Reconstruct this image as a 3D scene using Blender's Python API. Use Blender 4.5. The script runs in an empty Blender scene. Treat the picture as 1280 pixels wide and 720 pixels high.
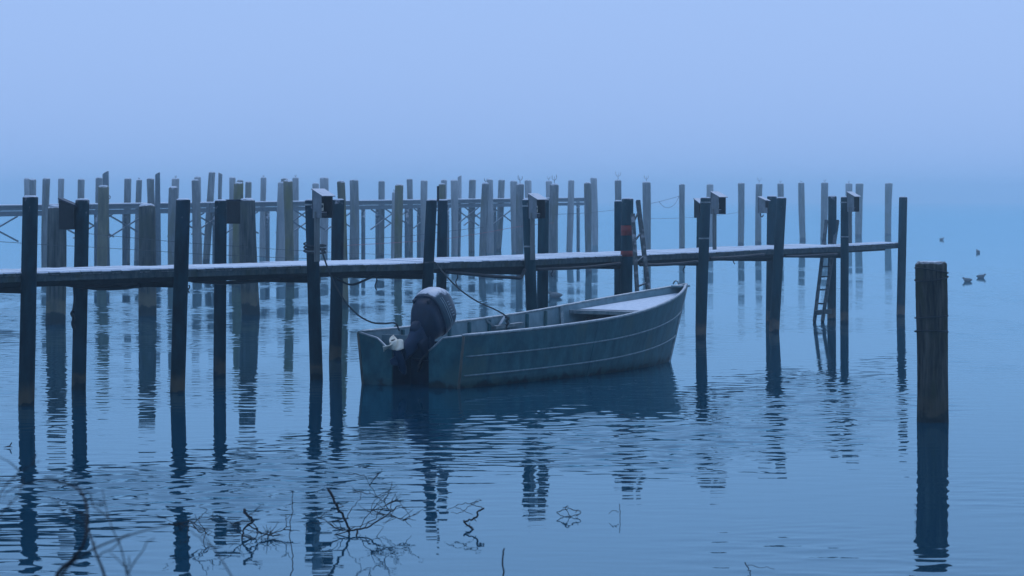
import bpy, bmesh, math, random
import numpy as np
from mathutils import Vector, Matrix, Quaternion
R = math.radians
random.seed(7)
scene = bpy.context.scene
C = scene.collection

# ------------------------------------------------------------------ camera, world, sun, exposure
EYE, HOR, FPX = 2.8, 247.0, 3400.0            # eye height (m), horizon row, focal length in photo pixels (1280 wide)
cd = bpy.data.cameras.new('camera'); cam = bpy.data.objects.new('camera', cd); C.objects.link(cam)
cam.location = (0, 0, EYE); cam.rotation_euler = (R(90), 0, 0)
cd.sensor_width = 36.0; cd.lens = 36.0 * FPX / 1280.0; cd.shift_y = -(360 - HOR) / 1280.0
cd.clip_start = 0.1; cd.clip_end = 6000
cd.dof.use_dof = True; cd.dof.focus_distance = 44.0; cd.dof.aperture_fstop = 5.6
scene.camera = cam

w = bpy.data.worlds.new('World'); scene.world = w; w.use_nodes = True
nt = w.node_tree; nt.nodes.clear()
out = nt.nodes.new('ShaderNodeOutputWorld'); bg = nt.nodes.new('ShaderNodeBackground')
sky = nt.nodes.new('ShaderNodeTexSky'); sky.sky_type = 'NISHITA'; sky.sun_disc = False
SUN_EL, SUN_ROT = R(58), R(15)
sky.sun_elevation = SUN_EL; sky.sun_rotation = SUN_ROT; sky.dust_density = 3.0; sky.ozone_density = 4.0
mixn = nt.nodes.new('ShaderNodeMix'); mixn.data_type = 'RGBA'; mixn.inputs[0].default_value = 0.9
nt.links.new(sky.outputs[0], mixn.inputs[6])
mixn.inputs[7].default_value = (3.55, 5.45, 9.7, 1)      # the even blue overcast that hides most of the clear sky
nt.links.new(mixn.outputs[2], bg.inputs[0]); bg.inputs[1].default_value = 0.1
nt.links.new(bg.outputs[0], out.inputs[0])

sl = bpy.data.lights.new('sun', 'SUN'); sun = bpy.data.objects.new('sun', sl); C.objects.link(sun)
sl.energy = 0.6; sl.angle = R(40); sl.color = (0.86, 0.92, 1.0)
sun.rotation_euler = Vector((-math.sin(SUN_ROT) * math.cos(SUN_EL), -math.cos(SUN_ROT) * math.cos(SUN_EL), -math.sin(SUN_EL))).to_track_quat('-Z', 'Y').to_euler()

vs = scene.view_settings; scene.display_settings.display_device = 'sRGB'
vs.view_transform = 'Standard'; vs.look = 'None'; vs.exposure = 0.0; vs.gamma = 1.0; vs.use_curve_mapping = False
cy = scene.cycles
cy.use_denoising = True; cy.max_bounces = 10; cy.volume_bounces = 5; cy.glossy_bounces = 4; cy.diffuse_bounces = 3
cy.caustics_reflective = True; cy.caustics_refractive = False

# ------------------------------------------------------------------ helpers
def at(x, y, Z):                                # photo pixel at depth Z -> world point
    return Vector(((x - 640) * Z / FPX, Z, EYE - (y - HOR) * Z / FPX))
def depth_of(yb): return FPX * EYE / (yb - HOR)   # depth of a waterline pixel row

def mesh_obj(name, verts, faces, mat, parent=None, smooth=False):
    me = bpy.data.meshes.new(name); me.from_pydata([tuple(v) for v in verts], [], faces)
    if smooth: me.polygons.foreach_set('use_smooth', [True] * len(me.polygons))
    me.materials.append(mat); me.update()
    o = bpy.data.objects.new(name, me); C.objects.link(o)
    if parent: o.parent = parent
    return o
def tag(o, label, cat, group=None):
    o['label'] = label; o['category'] = cat
    if group: o['group'] = group
    return o
def empty(name, loc=(0, 0, 0), rz=0):
    o = bpy.data.objects.new(name, None); C.objects.link(o); o.location = loc; o.rotation_euler = (0, 0, rz)
    o.empty_display_size = .2
    return o
class MB:                                       # mesh builder: several shapes of one part
    def __init__(s): s.v = []; s.f = []
    def add(s, v, f):
        n = len(s.v); s.v += [Vector(p) for p in v]; s.f += [tuple(i + n for i in q) for q in f]
    def box(s, c, d, rz=0, M=None):
        x, y, z = d[0] / 2, d[1] / 2, d[2] / 2
        v = [Vector((a * x, b * y, e * z)) for a in (-1, 1) for b in (-1, 1) for e in (-1, 1)]
        m = M if M is not None else Matrix.Rotation(rz, 3, 'Z')
        s.add([m @ p + Vector(c) for p in v], [(0, 1, 3, 2), (4, 6, 7, 5), (0, 4, 5, 1), (2, 3, 7, 6), (0, 2, 6, 4), (1, 5, 7, 3)])
    def bar(s, a, b, wd, ht=None):              # square bar from a to b
        a, b = Vector(a), Vector(b); d = b - a; ht = ht or wd
        q = d.to_track_quat('Y', 'Z').to_matrix()
        s.box((a + b) / 2, (wd, d.length, ht), M=q)
    def tube(s, pts, r, n=6, cap=True):
        pts = [Vector(p) for p in pts]; rr = r if isinstance(r, (list, tuple)) else [r] * len(pts)
        rings = []; up = None
        for i, p in enumerate(pts):
            t = (pts[min(i + 1, len(pts) - 1)] - pts[max(i - 1, 0)]).normalized()
            if up is None: up = t.orthogonal().normalized()
            up = (up - t * up.dot(t)); up = up.normalized() if up.length > 1e-6 else t.orthogonal().normalized()
            b = t.cross(up)
            rings.append([p + (up * math.cos(k * 2 * math.pi / n) + b * math.sin(k * 2 * math.pi / n)) * rr[i] for k in range(n)])
        f = []
        for i in range(len(rings) - 1):
            for k in range(n): f.append((i * n + k, i * n + (k + 1) % n, (i + 1) * n + (k + 1) % n, (i + 1) * n + k))
        if cap: f += [tuple(range(n - 1, -1, -1)), tuple((len(rings) - 1) * n + k for k in range(n))]
        s.add([p for g in rings for p in g], f)
    def loft(s, rings, cap=True):
        n = len(rings[0]); f = []
        for i in range(len(rings) - 1):
            for k in range(n): f.append((i * n + k, i * n + (k + 1) % n, (i + 1) * n + (k + 1) % n, (i + 1) * n + k))
        if cap: f += [tuple(range(n - 1, -1, -1)), tuple((len(rings) - 1) * n + k for k in range(n))]
        s.add([p for g in rings for p in g], f)
    def build(s, name, mat, parent=None, smooth=False): return mesh_obj(name, s.v, s.f, mat, parent, smooth)
def spline(pts, n=6):                           # Catmull-Rom through the points
    P = [Vector(p) for p in pts]; P = [P[0] * 2 - P[1]] + P + [P[-1] * 2 - P[-2]]; o = []
    for i in range(1, len(P) - 2):
        for k in range(n):
            t = k / n
            o.append(0.5 * ((2 * P[i]) + (-P[i-1] + P[i+1]) * t + (2 * P[i-1] - 5 * P[i] + 4 * P[i+1] - P[i+2]) * t * t + (-P[i-1] + 3 * P[i] - 3 * P[i+1] + P[i+2]) * t ** 3))
    o.append(P[-2]); return o
def bevel(o, wd=.006, seg=1):
    m = o.modifiers.new('bevel', 'BEVEL'); m.width = wd; m.segments = seg; m.limit_method = 'ANGLE'; return o

# ------------------------------------------------------------------ materials
def material(name, c1, c2, scale=6, zs=1.0, rough=.8, bump=.0, metal=0, c3=None, band=None, frost=None, detail=5, spec=.3):
    m = bpy.data.materials.new(name); m.use_nodes = True; n = m.node_tree; N = n.nodes; L = n.links
    p = N['Principled BSDF']; p.inputs['Roughness'].default_value = rough; p.inputs['Metallic'].default_value = metal
    p.inputs['Specular IOR Level'].default_value = spec
    geo = N.new('ShaderNodeNewGeometry'); mp = N.new('ShaderNodeMapping'); mp.inputs['Scale'].default_value = (scale, scale, scale * zs)
    L.new(geo.outputs['Position'], mp.inputs['Vector'])
    no = N.new('ShaderNodeTexNoise'); no.inputs['Scale'].default_value = 1; no.inputs['Detail'].default_value = detail; no.inputs['Roughness'].default_value = .65
    L.new(mp.outputs[0], no.inputs['Vector'])
    rp = N.new('ShaderNodeValToRGB'); e = rp.color_ramp.elements
    e[0].position = .36; e[0].color = (*c1, 1); e[1].position = .64; e[1].color = (*c2, 1)
    L.new(no.outputs['Fac'], rp.inputs['Fac']); col = rp.outputs['Color']
    def mix(fac, a, b):
        x = N.new('ShaderNodeMix'); x.data_type = 'RGBA'
        L.new(fac, x.inputs[0]); L.new(a, x.inputs[6])
        if isinstance(b, tuple): x.inputs[7].default_value = (*b, 1)
        else: L.new(b, x.inputs[7])
        return x.outputs[2]
    def mr(v, a, b, c=0, d=1, smooth=True):
        x = N.new('ShaderNodeMapRange'); x.interpolation_type = 'SMOOTHSTEP' if smooth else 'LINEAR'
        L.new(v, x.inputs[0]); x.inputs[1].default_value = a; x.inputs[2].default_value = b; x.inputs[3].default_value = c; x.inputs[4].default_value = d
        return x.outputs[0]
    def mul(a, b):
        x = N.new('ShaderNodeMath'); x.operation = 'MULTIPLY'; L.new(a, x.inputs[0]); L.new(b, x.inputs[1]); return x.outputs[0]
    def add(a, b):
        x = N.new('ShaderNodeMath'); x.operation = 'ADD'; L.new(a, x.inputs[0])
        if isinstance(b, float): x.inputs[1].default_value = b
        else: L.new(b, x.inputs[1])
        return x.outputs[0]
    if c3:                                       # larger blotches of a third colour (lichen, stains)
        n2 = N.new('ShaderNodeTexNoise'); n2.inputs['Scale'].default_value = 1; n2.inputs['Detail'].default_value = 3
        mp2 = N.new('ShaderNodeMapping'); mp2.inputs['Scale'].default_value = (scale * .35, scale * .35, scale * .35 * max(zs, .3)); mp2.inputs['Location'].default_value = (3.1, 7.7, 1.3)
        L.new(geo.outputs['Position'], mp2.inputs['Vector']); L.new(mp2.outputs[0], n2.inputs['Vector'])
        col = mix(mr(n2.outputs['Fac'], .5, .68, 0, .85), col, c3)
    if band or frost:
        sp = N.new('ShaderNodeSeparateXYZ'); L.new(geo.outputs['Position'], sp.inputs[0])
    if band:                                     # growth left by the changing water level: pale tide mark over a slimy foot
        n3 = N.new('ShaderNodeTexNoise'); n3.inputs['Scale'].default_value = 4; n3.inputs['Detail'].default_value = 4
        L.new(geo.outputs['Position'], n3.inputs['Vector'])
        off = mr(n3.outputs['Fac'], .3, .7, -.08, .08, False); z = add(sp.outputs[2], off)
        lo, hi, cb, cw, st = band
        col = mix(mul(mul(mr(z, lo, lo + .05), mr(z, hi, hi + .12, 1, 0)), mr(n3.outputs['Fac'], .35, .62, st * .35, st)), col, cb)
        col = mix(mr(z, lo - .02, lo + .05, .95, 0), col, cw)
    if frost:                                    # rime on what faces the sky
        sn = N.new('ShaderNodeSeparateXYZ'); L.new(geo.outputs['Normal'], sn.inputs[0])
        n4 = N.new('ShaderNodeTexNoise'); n4.inputs['Scale'].default_value = 9; n4.inputs['Detail'].default_value = 4
        L.new(geo.outputs['Position'], n4.inputs['Vector'])
        s = add(sn.outputs[2], mr(n4.outputs['Fac'], .3, .7, -.25, .25, False))
        col = mix(mr(s, .45, .8, 0, frost), col, (.74, .76, .8))
    L.new(col, p.inputs['Base Color'])
    if bump:
        b = N.new('ShaderNodeBump'); b.inputs['Strength'].default_value = 1; b.inputs['Distance'].default_value = bump
        L.new(no.outputs['Fac'], b.inputs['Height']); L.new(b.outputs[0], p.inputs['Normal'])
    return m

M = {}
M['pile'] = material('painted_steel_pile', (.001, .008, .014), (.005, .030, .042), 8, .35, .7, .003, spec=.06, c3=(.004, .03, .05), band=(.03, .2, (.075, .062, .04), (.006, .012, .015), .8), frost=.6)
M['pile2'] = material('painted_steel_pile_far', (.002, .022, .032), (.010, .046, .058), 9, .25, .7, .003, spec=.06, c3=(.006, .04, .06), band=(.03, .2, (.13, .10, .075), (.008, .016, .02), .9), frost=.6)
M['bigwood'] = material('dark_weathered_wood', (.010, .022, .026), (.095, .112, .105), 15, .09, .9, .015, spec=.1, c3=(.05, .065, .05), band=(.22, .48, (.13, .125, .085), (.012, .026, .032), .8), frost=.8)
M['post'] = material('old_oak_post', (.006, .009, .010), (.080, .080, .068), 17, .09, .9, .02, spec=.08, c3=(.03, .035, .02), band=(.1, .24, (.075, .068, .048), (.014, .022, .024), .6), frost=.35)
M['mossy'] = material('mossy_wood', (.07, .085, .06), (.16, .165, .11), 10, .15, .9, .008, c3=(.12, .13, .04), band=(.1, .4, (.16, .16, .12), (.03, .05, .05), .5), frost=.8)
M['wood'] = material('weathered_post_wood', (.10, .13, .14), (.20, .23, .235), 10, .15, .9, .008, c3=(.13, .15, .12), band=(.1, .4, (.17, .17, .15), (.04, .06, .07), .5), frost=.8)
M['pale'] = material('hazed_weathered_wood', (.20, .235, .25), (.33, .36, .37), 8, .15, .9, .008, c3=(.26, .28, .27), frost=.85)  # weathered grey, made paler to add to the haze over distant posts
M['frost'] = material('frost', (.58, .65, .72), (.76, .81, .85), 14, 1, .8, .004)
M['fascia'] = material('grey_plank', (.022, .045, .052), (.075, .105, .11), 11, .5, .85, .004, spec=.1, c3=(.04, .055, .04), frost=.95)
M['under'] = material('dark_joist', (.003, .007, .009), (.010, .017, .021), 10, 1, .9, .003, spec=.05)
M['cable'] = material('black_cable', (.006, .01, .014), (.014, .02, .026), 12, 1, .6)
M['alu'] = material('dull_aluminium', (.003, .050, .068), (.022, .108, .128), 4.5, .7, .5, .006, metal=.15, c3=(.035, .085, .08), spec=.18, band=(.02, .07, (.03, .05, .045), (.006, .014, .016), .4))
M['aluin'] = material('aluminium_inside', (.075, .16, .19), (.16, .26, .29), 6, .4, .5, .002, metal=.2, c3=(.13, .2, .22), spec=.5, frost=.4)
M['rail'] = material('worn_aluminium_rail', (.09, .15, .165), (.22, .28, .29), 12, 1, .45, .001, metal=.4, spec=.5, frost=.5)
M['strake'] = material('strake_aluminium', (.07, .14, .16), (.18, .25, .27), 12, 1, .5, .001, metal=.2, spec=.3)
M['rust'] = material('stained_corner', (.03, .05, .05), (.085, .08, .065), 14, .3, .6, .001, spec=.15)
M['motor'] = material('navy_engine_paint', (.001, .007, .022), (.002, .018, .045), 6, 1, .42, spec=.22)
M['motor2'] = material('navy_engine_leg', (.003, .016, .042), (.006, .026, .062), 6, 1, .45, spec=.2)
M['cowl'] = material('engine_cowl', (.004, .026, .046), (.014, .055, .08), 5, 1, .36, spec=.4, frost=.8)
M['decal'] = material('decal_light', (.22, .3, .33), (.3, .38, .4), 5, 1, .5)
M['prop'] = material('cream_propeller', (.68, .62, .48), (.85, .80, .66), 9, 1, .4, spec=.5)
M['hole'] = material('dark_hole', (.01, .012, .014), (.03, .03, .03), 9)  # near-black discs for the hub hole and the socket face
M['rope'] = material('dark_rope', (.015, .025, .032), (.04, .055, .06), 60, 1, .9)
M['wire'] = material('dull_wire', (.03, .045, .055), (.06, .075, .085), 10, 1, .6)
M['redline'] = material('faded_red_cord', (.35, .12, .14), (.45, .18, .2), 10, 1, .8)
M['box'] = material('grey_box_sheet', (.11, .145, .165), (.19, .225, .245), 12, .6, .7, .002, c3=(.14, .17, .17), frost=.8)
M['boxin'] = material('black_box_inside', (.005, .009, .013), (.012, .018, .022), 12, .6, .7, frost=.6)
M['socket'] = material('yellowed_socket', (.42, .42, .34), (.55, .54, .44), 12, 1, .6)
M['board'] = material('grey_board', (.085, .105, .105), (.16, .18, .175), 18, .15, .85, .004)
M['clamp'] = material('clamp_band', (.14, .19, .2), (.25, .3, .31), 12, 1, .5, metal=.4)
M['red'] = material('red_tape', (.13, .014, .009), (.21, .028, .016), 16, 1, .6)
M['ladder'] = material('ladder_wood', (.03, .042, .044), (.085, .10, .098), 20, .12, .9, .003, frost=.3, spec=.1)
M['ladderm'] = material('ladder_metal', (.02, .04, .048), (.055, .08, .088), 14, .4, .7, .002, frost=.1, spec=.1)
M['steel'] = material('pier_steel', (.06, .10, .125), (.10, .145, .17), 6, 1, .7, frost=.85)
M['bird'] = material('wet_feathers', (.09, .12, .13), (.17, .20, .21), 30, 1, .7)
M['bark'] = material('wet_bark', (.003, .005, .008), (.010, .012, .016), 40, 1, .8)
M['soil'] = material('bank_soil', (.03, .028, .02), (.075, .07, .05), 3, 1, .95, .03, c3=(.04, .055, .02))

# water: dark body under a clear mirror surface, fine wind ripple as relief on the modelled waves
mw = bpy.data.materials.new('lake_water'); mw.use_nodes = True; n = mw.node_tree; N = n.nodes; L = n.links; p = N['Principled BSDF']
N.remove(p); body = N.new('ShaderNodeBsdfDiffuse'); body.inputs['Color'].default_value = (.001, .040, .076, 1)
gl = N.new('ShaderNodeBsdfGlossy'); gl.inputs['Color'].default_value = (.70, .95, 1, 1); gl.inputs['Roughness'].default_value = .02
fre = N.new('ShaderNodeFresnel'); fre.inputs['IOR'].default_value = 1.41; mxs = N.new('ShaderNodeMixShader')
L.new(fre.outputs[0], mxs.inputs[0]); L.new(body.outputs[0], mxs.inputs[1]); L.new(gl.outputs[0], mxs.inputs[2]); L.new(mxs.outputs[0], N['Material Output'].inputs['Surface'])
geo = N.new('ShaderNodeNewGeometry'); mp = N.new('ShaderNodeMapping'); mp.inputs['Scale'].default_value = (.9, 2.6, 1); L.new(geo.outputs['Position'], mp.inputs[0])
no = N.new('ShaderNodeTexNoise'); no.inputs['Scale'].default_value = 1; no.inputs['Detail'].default_value = 3; L.new(mp.outputs[0], no.inputs['Vector'])
bp = N.new('ShaderNodeBump'); bp.inputs['Strength'].default_value = 1; bp.inputs['Distance'].default_value = .002
L.new(no.outputs['Fac'], bp.inputs['Height']); L.new(bp.outputs[0], gl.inputs['Normal']); L.new(bp.outputs[0], fre.inputs['Normal'])

# ------------------------------------------------------------------ setting: water and bank
def water():
    rng = np.random.default_rng(11)
    x0, x1, y0, y1 = -21.0, 21.0, 17.0, 112.0
    nx = 450; xs = np.linspace(x0, x1, nx); ys = [y0]
    while ys[-1] < y1: ys.append(ys[-1] + .03 + .0008 * (ys[-1] - y0))
    ys = np.array(ys); y1 = ys[-1]; ny = len(ys)
    X, Y = np.meshgrid(xs, ys)
    h = np.zeros_like(X); K = 60
    for i in range(K):
        lam = math.exp(rng.uniform(math.log(.2), math.log(.72))); k = 2 * math.pi / lam
        th = rng.normal(0, .65); sgn = 1 if rng.random() < .5 else -1
        h += (math.sqrt(2 / K) / k) * np.cos(k * (math.sin(th) * X + sgn * math.cos(th) * Y) + rng.uniform(0, 6.28))
    E = .013 + .018 * np.clip((Y - 42) / 18, 0, 1) * np.clip((7 - X) / 9, 0.25, 1)
    # gust patches: (photo x, photo y, half width, half height, slope)
    for px, py, rx, ry, a in [(60, 640, 210, 52, .040), (260, 635, 190, 52, .040), (450, 615, 170, 52, .030), (620, 590, 160, 50, .028),
                              (760, 560, 150, 48, .026), (880, 525, 130, 44, .02), (970, 500, 110, 36, .018), (1070, 490, 100, 34, .016), (1000, 570, 130, 36, .008), (60, 365, 220, 16, .010)]:
        Z = depth_of(py); cx = (px - 640) * Z / FPX; sx = rx * Z / FPX; sy = ry * Z * Z / (FPX * EYE)
        E += a * np.exp(-((X - cx) / sx) ** 2 - ((Y - Z) / sy) ** 2)
    g = np.zeros_like(X)                         # uneven gusts
    for i in range(14):
        a, b = rng.normal(0, 1.1), rng.normal(0, .55); g += np.cos(a * X + b * Y + rng.uniform(0, 6.28))
    g = np.clip(.85 + .28 * g, .15, 1.7)
    edge = np.clip(np.minimum(np.minimum(X - x0, x1 - X), np.minimum(Y - y0, y1 - Y)) / 2.0, 0, 1)
    h *= E * g * edge
    V = np.stack([X, Y, h], -1).reshape(-1, 3)
    i = np.arange(nx * ny).reshape(ny, nx)
    F = np.stack([i[:-1, :-1], i[:-1, 1:], i[1:, 1:], i[1:, :-1]], -1).reshape(-1, 4)
    B = 1500.0; nv = len(V)
    ring = np.array([[x0, y0, 0], [x1, y0, 0], [x1, y1, 0], [x0, y1, 0], [-B, -40, 0], [B, -40, 0], [B, B, 0], [-B, B, 0]], float)
    V = np.concatenate([V, ring]); q = np.array([[4, 5, 1, 0], [5, 6, 2, 1], [6, 7, 3, 2], [7, 4, 0, 3]]) + nv
    F = np.concatenate([F, q])
    me = bpy.data.meshes.new('water'); me.vertices.add(len(V)); me.vertices.foreach_set('co', V.ravel())
    me.loops.add(F.size); me.loops.foreach_set('vertex_index', F.ravel().astype(np.int32))
    me.polygons.add(len(F)); me.polygons.foreach_set('loop_start', np.arange(0, F.size, 4, dtype=np.int32))
    me.update(calc_edges=True); me.polygons.foreach_set('use_smooth', np.ones(len(F), bool))
    me.materials.append(mw); o = bpy.data.objects.new('water', me); C.objects.link(o); o['kind'] = 'structure'
water()

def shore():
    v = []; f = []; nx, ny = 40, 20
    for j in range(ny):
        for i in range(nx):
            x = -40 + 80 * i / (nx - 1); y = -38 + 49.5 * j / (ny - 1)
            t = max(0, min(1, (11.5 - y) / 12)); z = -.35 + 1.5 * t ** .8 + .08 * math.sin(x * .7 + y) + .06 * math.sin(x * 1.9 - y * 1.3)
            v.append((x, y, z))
    for j in range(ny - 1):
        for i in range(nx - 1): f.append((j * nx + i, j * nx + i + 1, (j + 1) * nx + i + 1, (j + 1) * nx + i))
    o = mesh_obj('shore', v, f, M['soil'], smooth=True); o['kind'] = 'structure'
shore()

# ------------------------------------------------------------------ posts
def post_mesh(name, base, top, rb, rt, mat, parent=None, rough=.05, n=16, rings=9, seed=0, wav=.0, slant=0.0, chip=.0):
    rnd = random.Random(seed); ph = [rnd.uniform(0, 6.28) for _ in range(6)]
    base, top = Vector(base), Vector(top); v = []; f = []
    bend = Vector((rnd.uniform(-1, 1), rnd.uniform(-1, 1), 0)) * wav
    def rad(a, t): return 1 + rough * (math.sin(2 * a + ph[0]) * .5 + math.sin(3 * a + ph[1] + t) * .35 + math.sin(5 * a + ph[2] - 2 * t) * .25 + math.sin(9 * a + ph[3] + t * 3) * .18 + (abs(math.sin(13 * a + ph[5] + 1.5 * math.sin(t * 3))) ** .4 - .8) * .5 * (n > 40) + rnd.uniform(-.12, .12) * (n > 40))
    for j in range(rings):
        t = j / (rings - 1); c = base.lerp(top, t) + bend * math.sin(t * math.pi); r = rb + (rt - rb) * t
        r *= 1 + rough * .5 * math.sin(t * 7 + ph[4])
        for k in range(n):
            a = k * 2 * math.pi / n; q = rad(a, t * 2)
            z = c.z + (slant * math.cos(a) * r + chip * rnd.uniform(-1, .3) if j == rings - 1 else 0)
            v.append((c.x + math.cos(a) * r * q, c.y + math.sin(a) * r * q, z))
        for k in range(n):
            if j: f.append(((j - 1) * n + k, (j - 1) * n + (k + 1) % n, j * n + (k + 1) % n, j * n + k))
    # worn shoulder and top
    m = len(v) - n
    for k in range(n):
        p_ = Vector(v[m + k]); c = Vector((top.x, top.y, p_.z)); v.append(tuple(c + (p_ - c) * .86 + Vector((0, 0, .012 + .1 * rt * (rough > .02)))))
    for k in range(n): f.append((m + k, m + (k + 1) % n, m + n + (k + 1) % n, m + n + k))
    f.append(tuple(m + n + k for k in range(n)))
    o = mesh_obj(name, v, f, mat, parent, smooth=True)
    o.data.polygons[len(f) - 1].use_smooth = False
    return o
def frost_cap(top, r, parent, seed=0, h=.03):
    rnd = random.Random(seed); n = 12; v = []; f = []
    for j, (s, z) in enumerate(((.93, -.004), (.9, .4), (.6, .85))):
        for k in range(n):
            a = k * 2 * math.pi / n; q = r * s * (1 + rnd.uniform(-.05, .05)); v.append((top[0] + math.cos(a) * q, top[1] + math.sin(a) * q, top[2] + h * z * (1 + rnd.uniform(-.25, .25))))
    for j in range(2):
        for k in range(n): f.append((j * n + k, j * n + (k + 1) % n, (j + 1) * n + (k + 1) % n, (j + 1) * n + k))
    f.append(tuple(2 * n + k for k in range(n)))
    return mesh_obj('frost_cap', v, f, M['frost'], parent, smooth=True)
def twig_fork(top, h, parent, seed=0, mat='pale'):
    rnd = random.Random(seed); b = MB(); top = Vector(top); mid = top + Vector((0, 0, h * .4))
    b.tube([top - Vector((0, 0, .05)), mid], [.014, .012], 5)
    for s in (-1, 1):
        e = top + Vector((s * h * rnd.uniform(.2, .34), rnd.uniform(-.05, .05), h * rnd.uniform(.85, 1.05)))
        b.tube(spline([mid, mid.lerp(e, .5) + Vector((s * h * .1, 0, -.03)), e], 3), [.011] * 6 + [.006], 5)
    b.tube([mid, mid + Vector((rnd.uniform(-.05, .05), 0, h * .45))], [.009, .005], 5)
    b.build('twig_fork', M[mat], parent)

def stake(name, xt, yt, xl, yl, Z, wt, wl, mat, label, cat='post', group=None, seed=0, twig=0, slant=0, cap=True, rough=.06, wav=.03, n=14, rings=8, chip=.02):
    top = at(xt, yt, Z); low = at(xl, yl, Z); d = (low - top) / (top.z - low.z)
    base = top + d * (top.z + .6)
    s = Z / FPX / 2; t = (yl - yt); full = (top.z + .6) * FPX / Z
    wb = wt + (wl - wt) / max(t, 1) * full; wb = max(wt * .8, min(wb, wt * 1.35))
    o = post_mesh(name, base, top, wb * s, wt * s, M[mat], None, rough, n, rings, seed, wav, slant, chip)
    tag(o, label, cat, group)
    if cap and not slant: frost_cap(top + Vector((0, 0, .012 + .1 * wt * s)), wt * s * .88, o, seed, .035)
    if twig: twig_fork(top + Vector((0, 0, .03)), twig * Z / FPX, o, seed)
    return o

# three thick dark posts just behind the jetty
stake('wooden_post', 71, 260, 69.5, 380, 60.2, 23, 25, 'bigwood', 'thick dark flat-topped wooden post behind the box at the left end of the jetty', group='thick dark posts behind the jetty', seed=1, rough=.03)
stake('wooden_post', 183.5, 258, 184, 380, 64.5, 21, 22.5, 'bigwood', 'thick dark wooden post with rimed top, middle of the three thick ones behind the jetty', group='thick dark posts behind the jetty', seed=2, rough=.03)
stake('wooden_post', 309, 251, 314, 380, 65.2, 20, 22.5, 'bigwood', 'thick wooden post widening downwards, right next to a small dark box on the jetty', group='thick dark posts behind the jetty', seed=3, rough=.03)

ORD = ['leftmost', 'second from left', 'third from left', 'fourth from left', 'fifth from left', 'sixth from left', 'seventh from left', 'eighth from left', 'ninth from left', 'tenth from left',
       'eleventh from left', 'twelfth from left', 'thirteenth from left', 'fourteenth from left', 'fifteenth from left', 'sixteenth from left', 'seventeenth from left', 'eighteenth from left',
       'nineteenth from left', 'twentieth from left', 'twenty-first from left', 'twenty-second from left', 'twenty-third from left', 'twenty-fourth from left', 'twenty-fifth from left', 'twenty-sixth from left']
def Zp(x): return 1 / (.01 - 4.55e-6 * x)      # far pier's depth along its front edge
# (x top, y top, x low, y low, depth, width top, width low, material, twig, slant)
MID = [(129.5, 234, 127, 330, 85, 14, 11.5, 'mossy', 0, 0), (216.5, 235, 215, 330, 88, 11.5, 9, 'wood', 0, 0), (298.5, 230, 296, 330, 86, 12, 12, 'mossy', 0, 0),
       (360, 227, 362, 325, 87, 11.5, 11, 'mossy', 0, 0), (426, 228, 431, 380, 71, 10, 9, 'mossy', 0, 0), (499, 232, 498, 320, 92, 10.5, 10, 'mossy', 0, 0),
       (552.5, 231, 552, 320, 95, 9, 9, 'mossy', 0, 0), (607, 230, 604, 320, 95, 9, 8.5, 'wood', 6, 0), (650, 231, 650, 315, 98, 9.5, 8.5, 'wood', 11, 0),
       (693, 231.5, 691, 315, 98, 11, 9.5, 'wood', 12, 0), (734.5, 229.5, 735.5, 312, 102, 9.5, 8.5, 'wood', 0, 0)]
FRONT = [(58, 224, 56.5, 330, -2, 9.5, 8, 'wood', 0, 0), (188, 224, 189, 255, -2, 9.5, 9, 'wood', 0, 0), (197, 217, 197.5, 330, -3, 6.5, 10, 'steel', 0, .5), (244, 226, 246.5, 330, -5, 9.5, 13, 'wood', 0, 0),
         (352, 229, 349.5, 330, -2, 9.5, 12, 'pale', 0, 0), (442.5, 226, 442.5, 320, -3, 11, 12, 'wood', 0, 0), (493, 241, 492, 320, -3, 5.5, 6, 'pale', 4, 0), (530, 226.5, 530, 315, -2, 8.5, 8, 'pale', 0, 0),
         (568, 226, 568, 315, -2, 9, 8, 'pale', 0, 0), (612, 225, 613, 312, -2, 8.5, 9, 'pale', 0, 0), (642, 227, 644, 312, -2, 8.5, 8.5, 'pale', 0, 0), (714, 226, 711.5, 312, -2, 8, 8, 'pale', 0, 0)]
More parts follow.
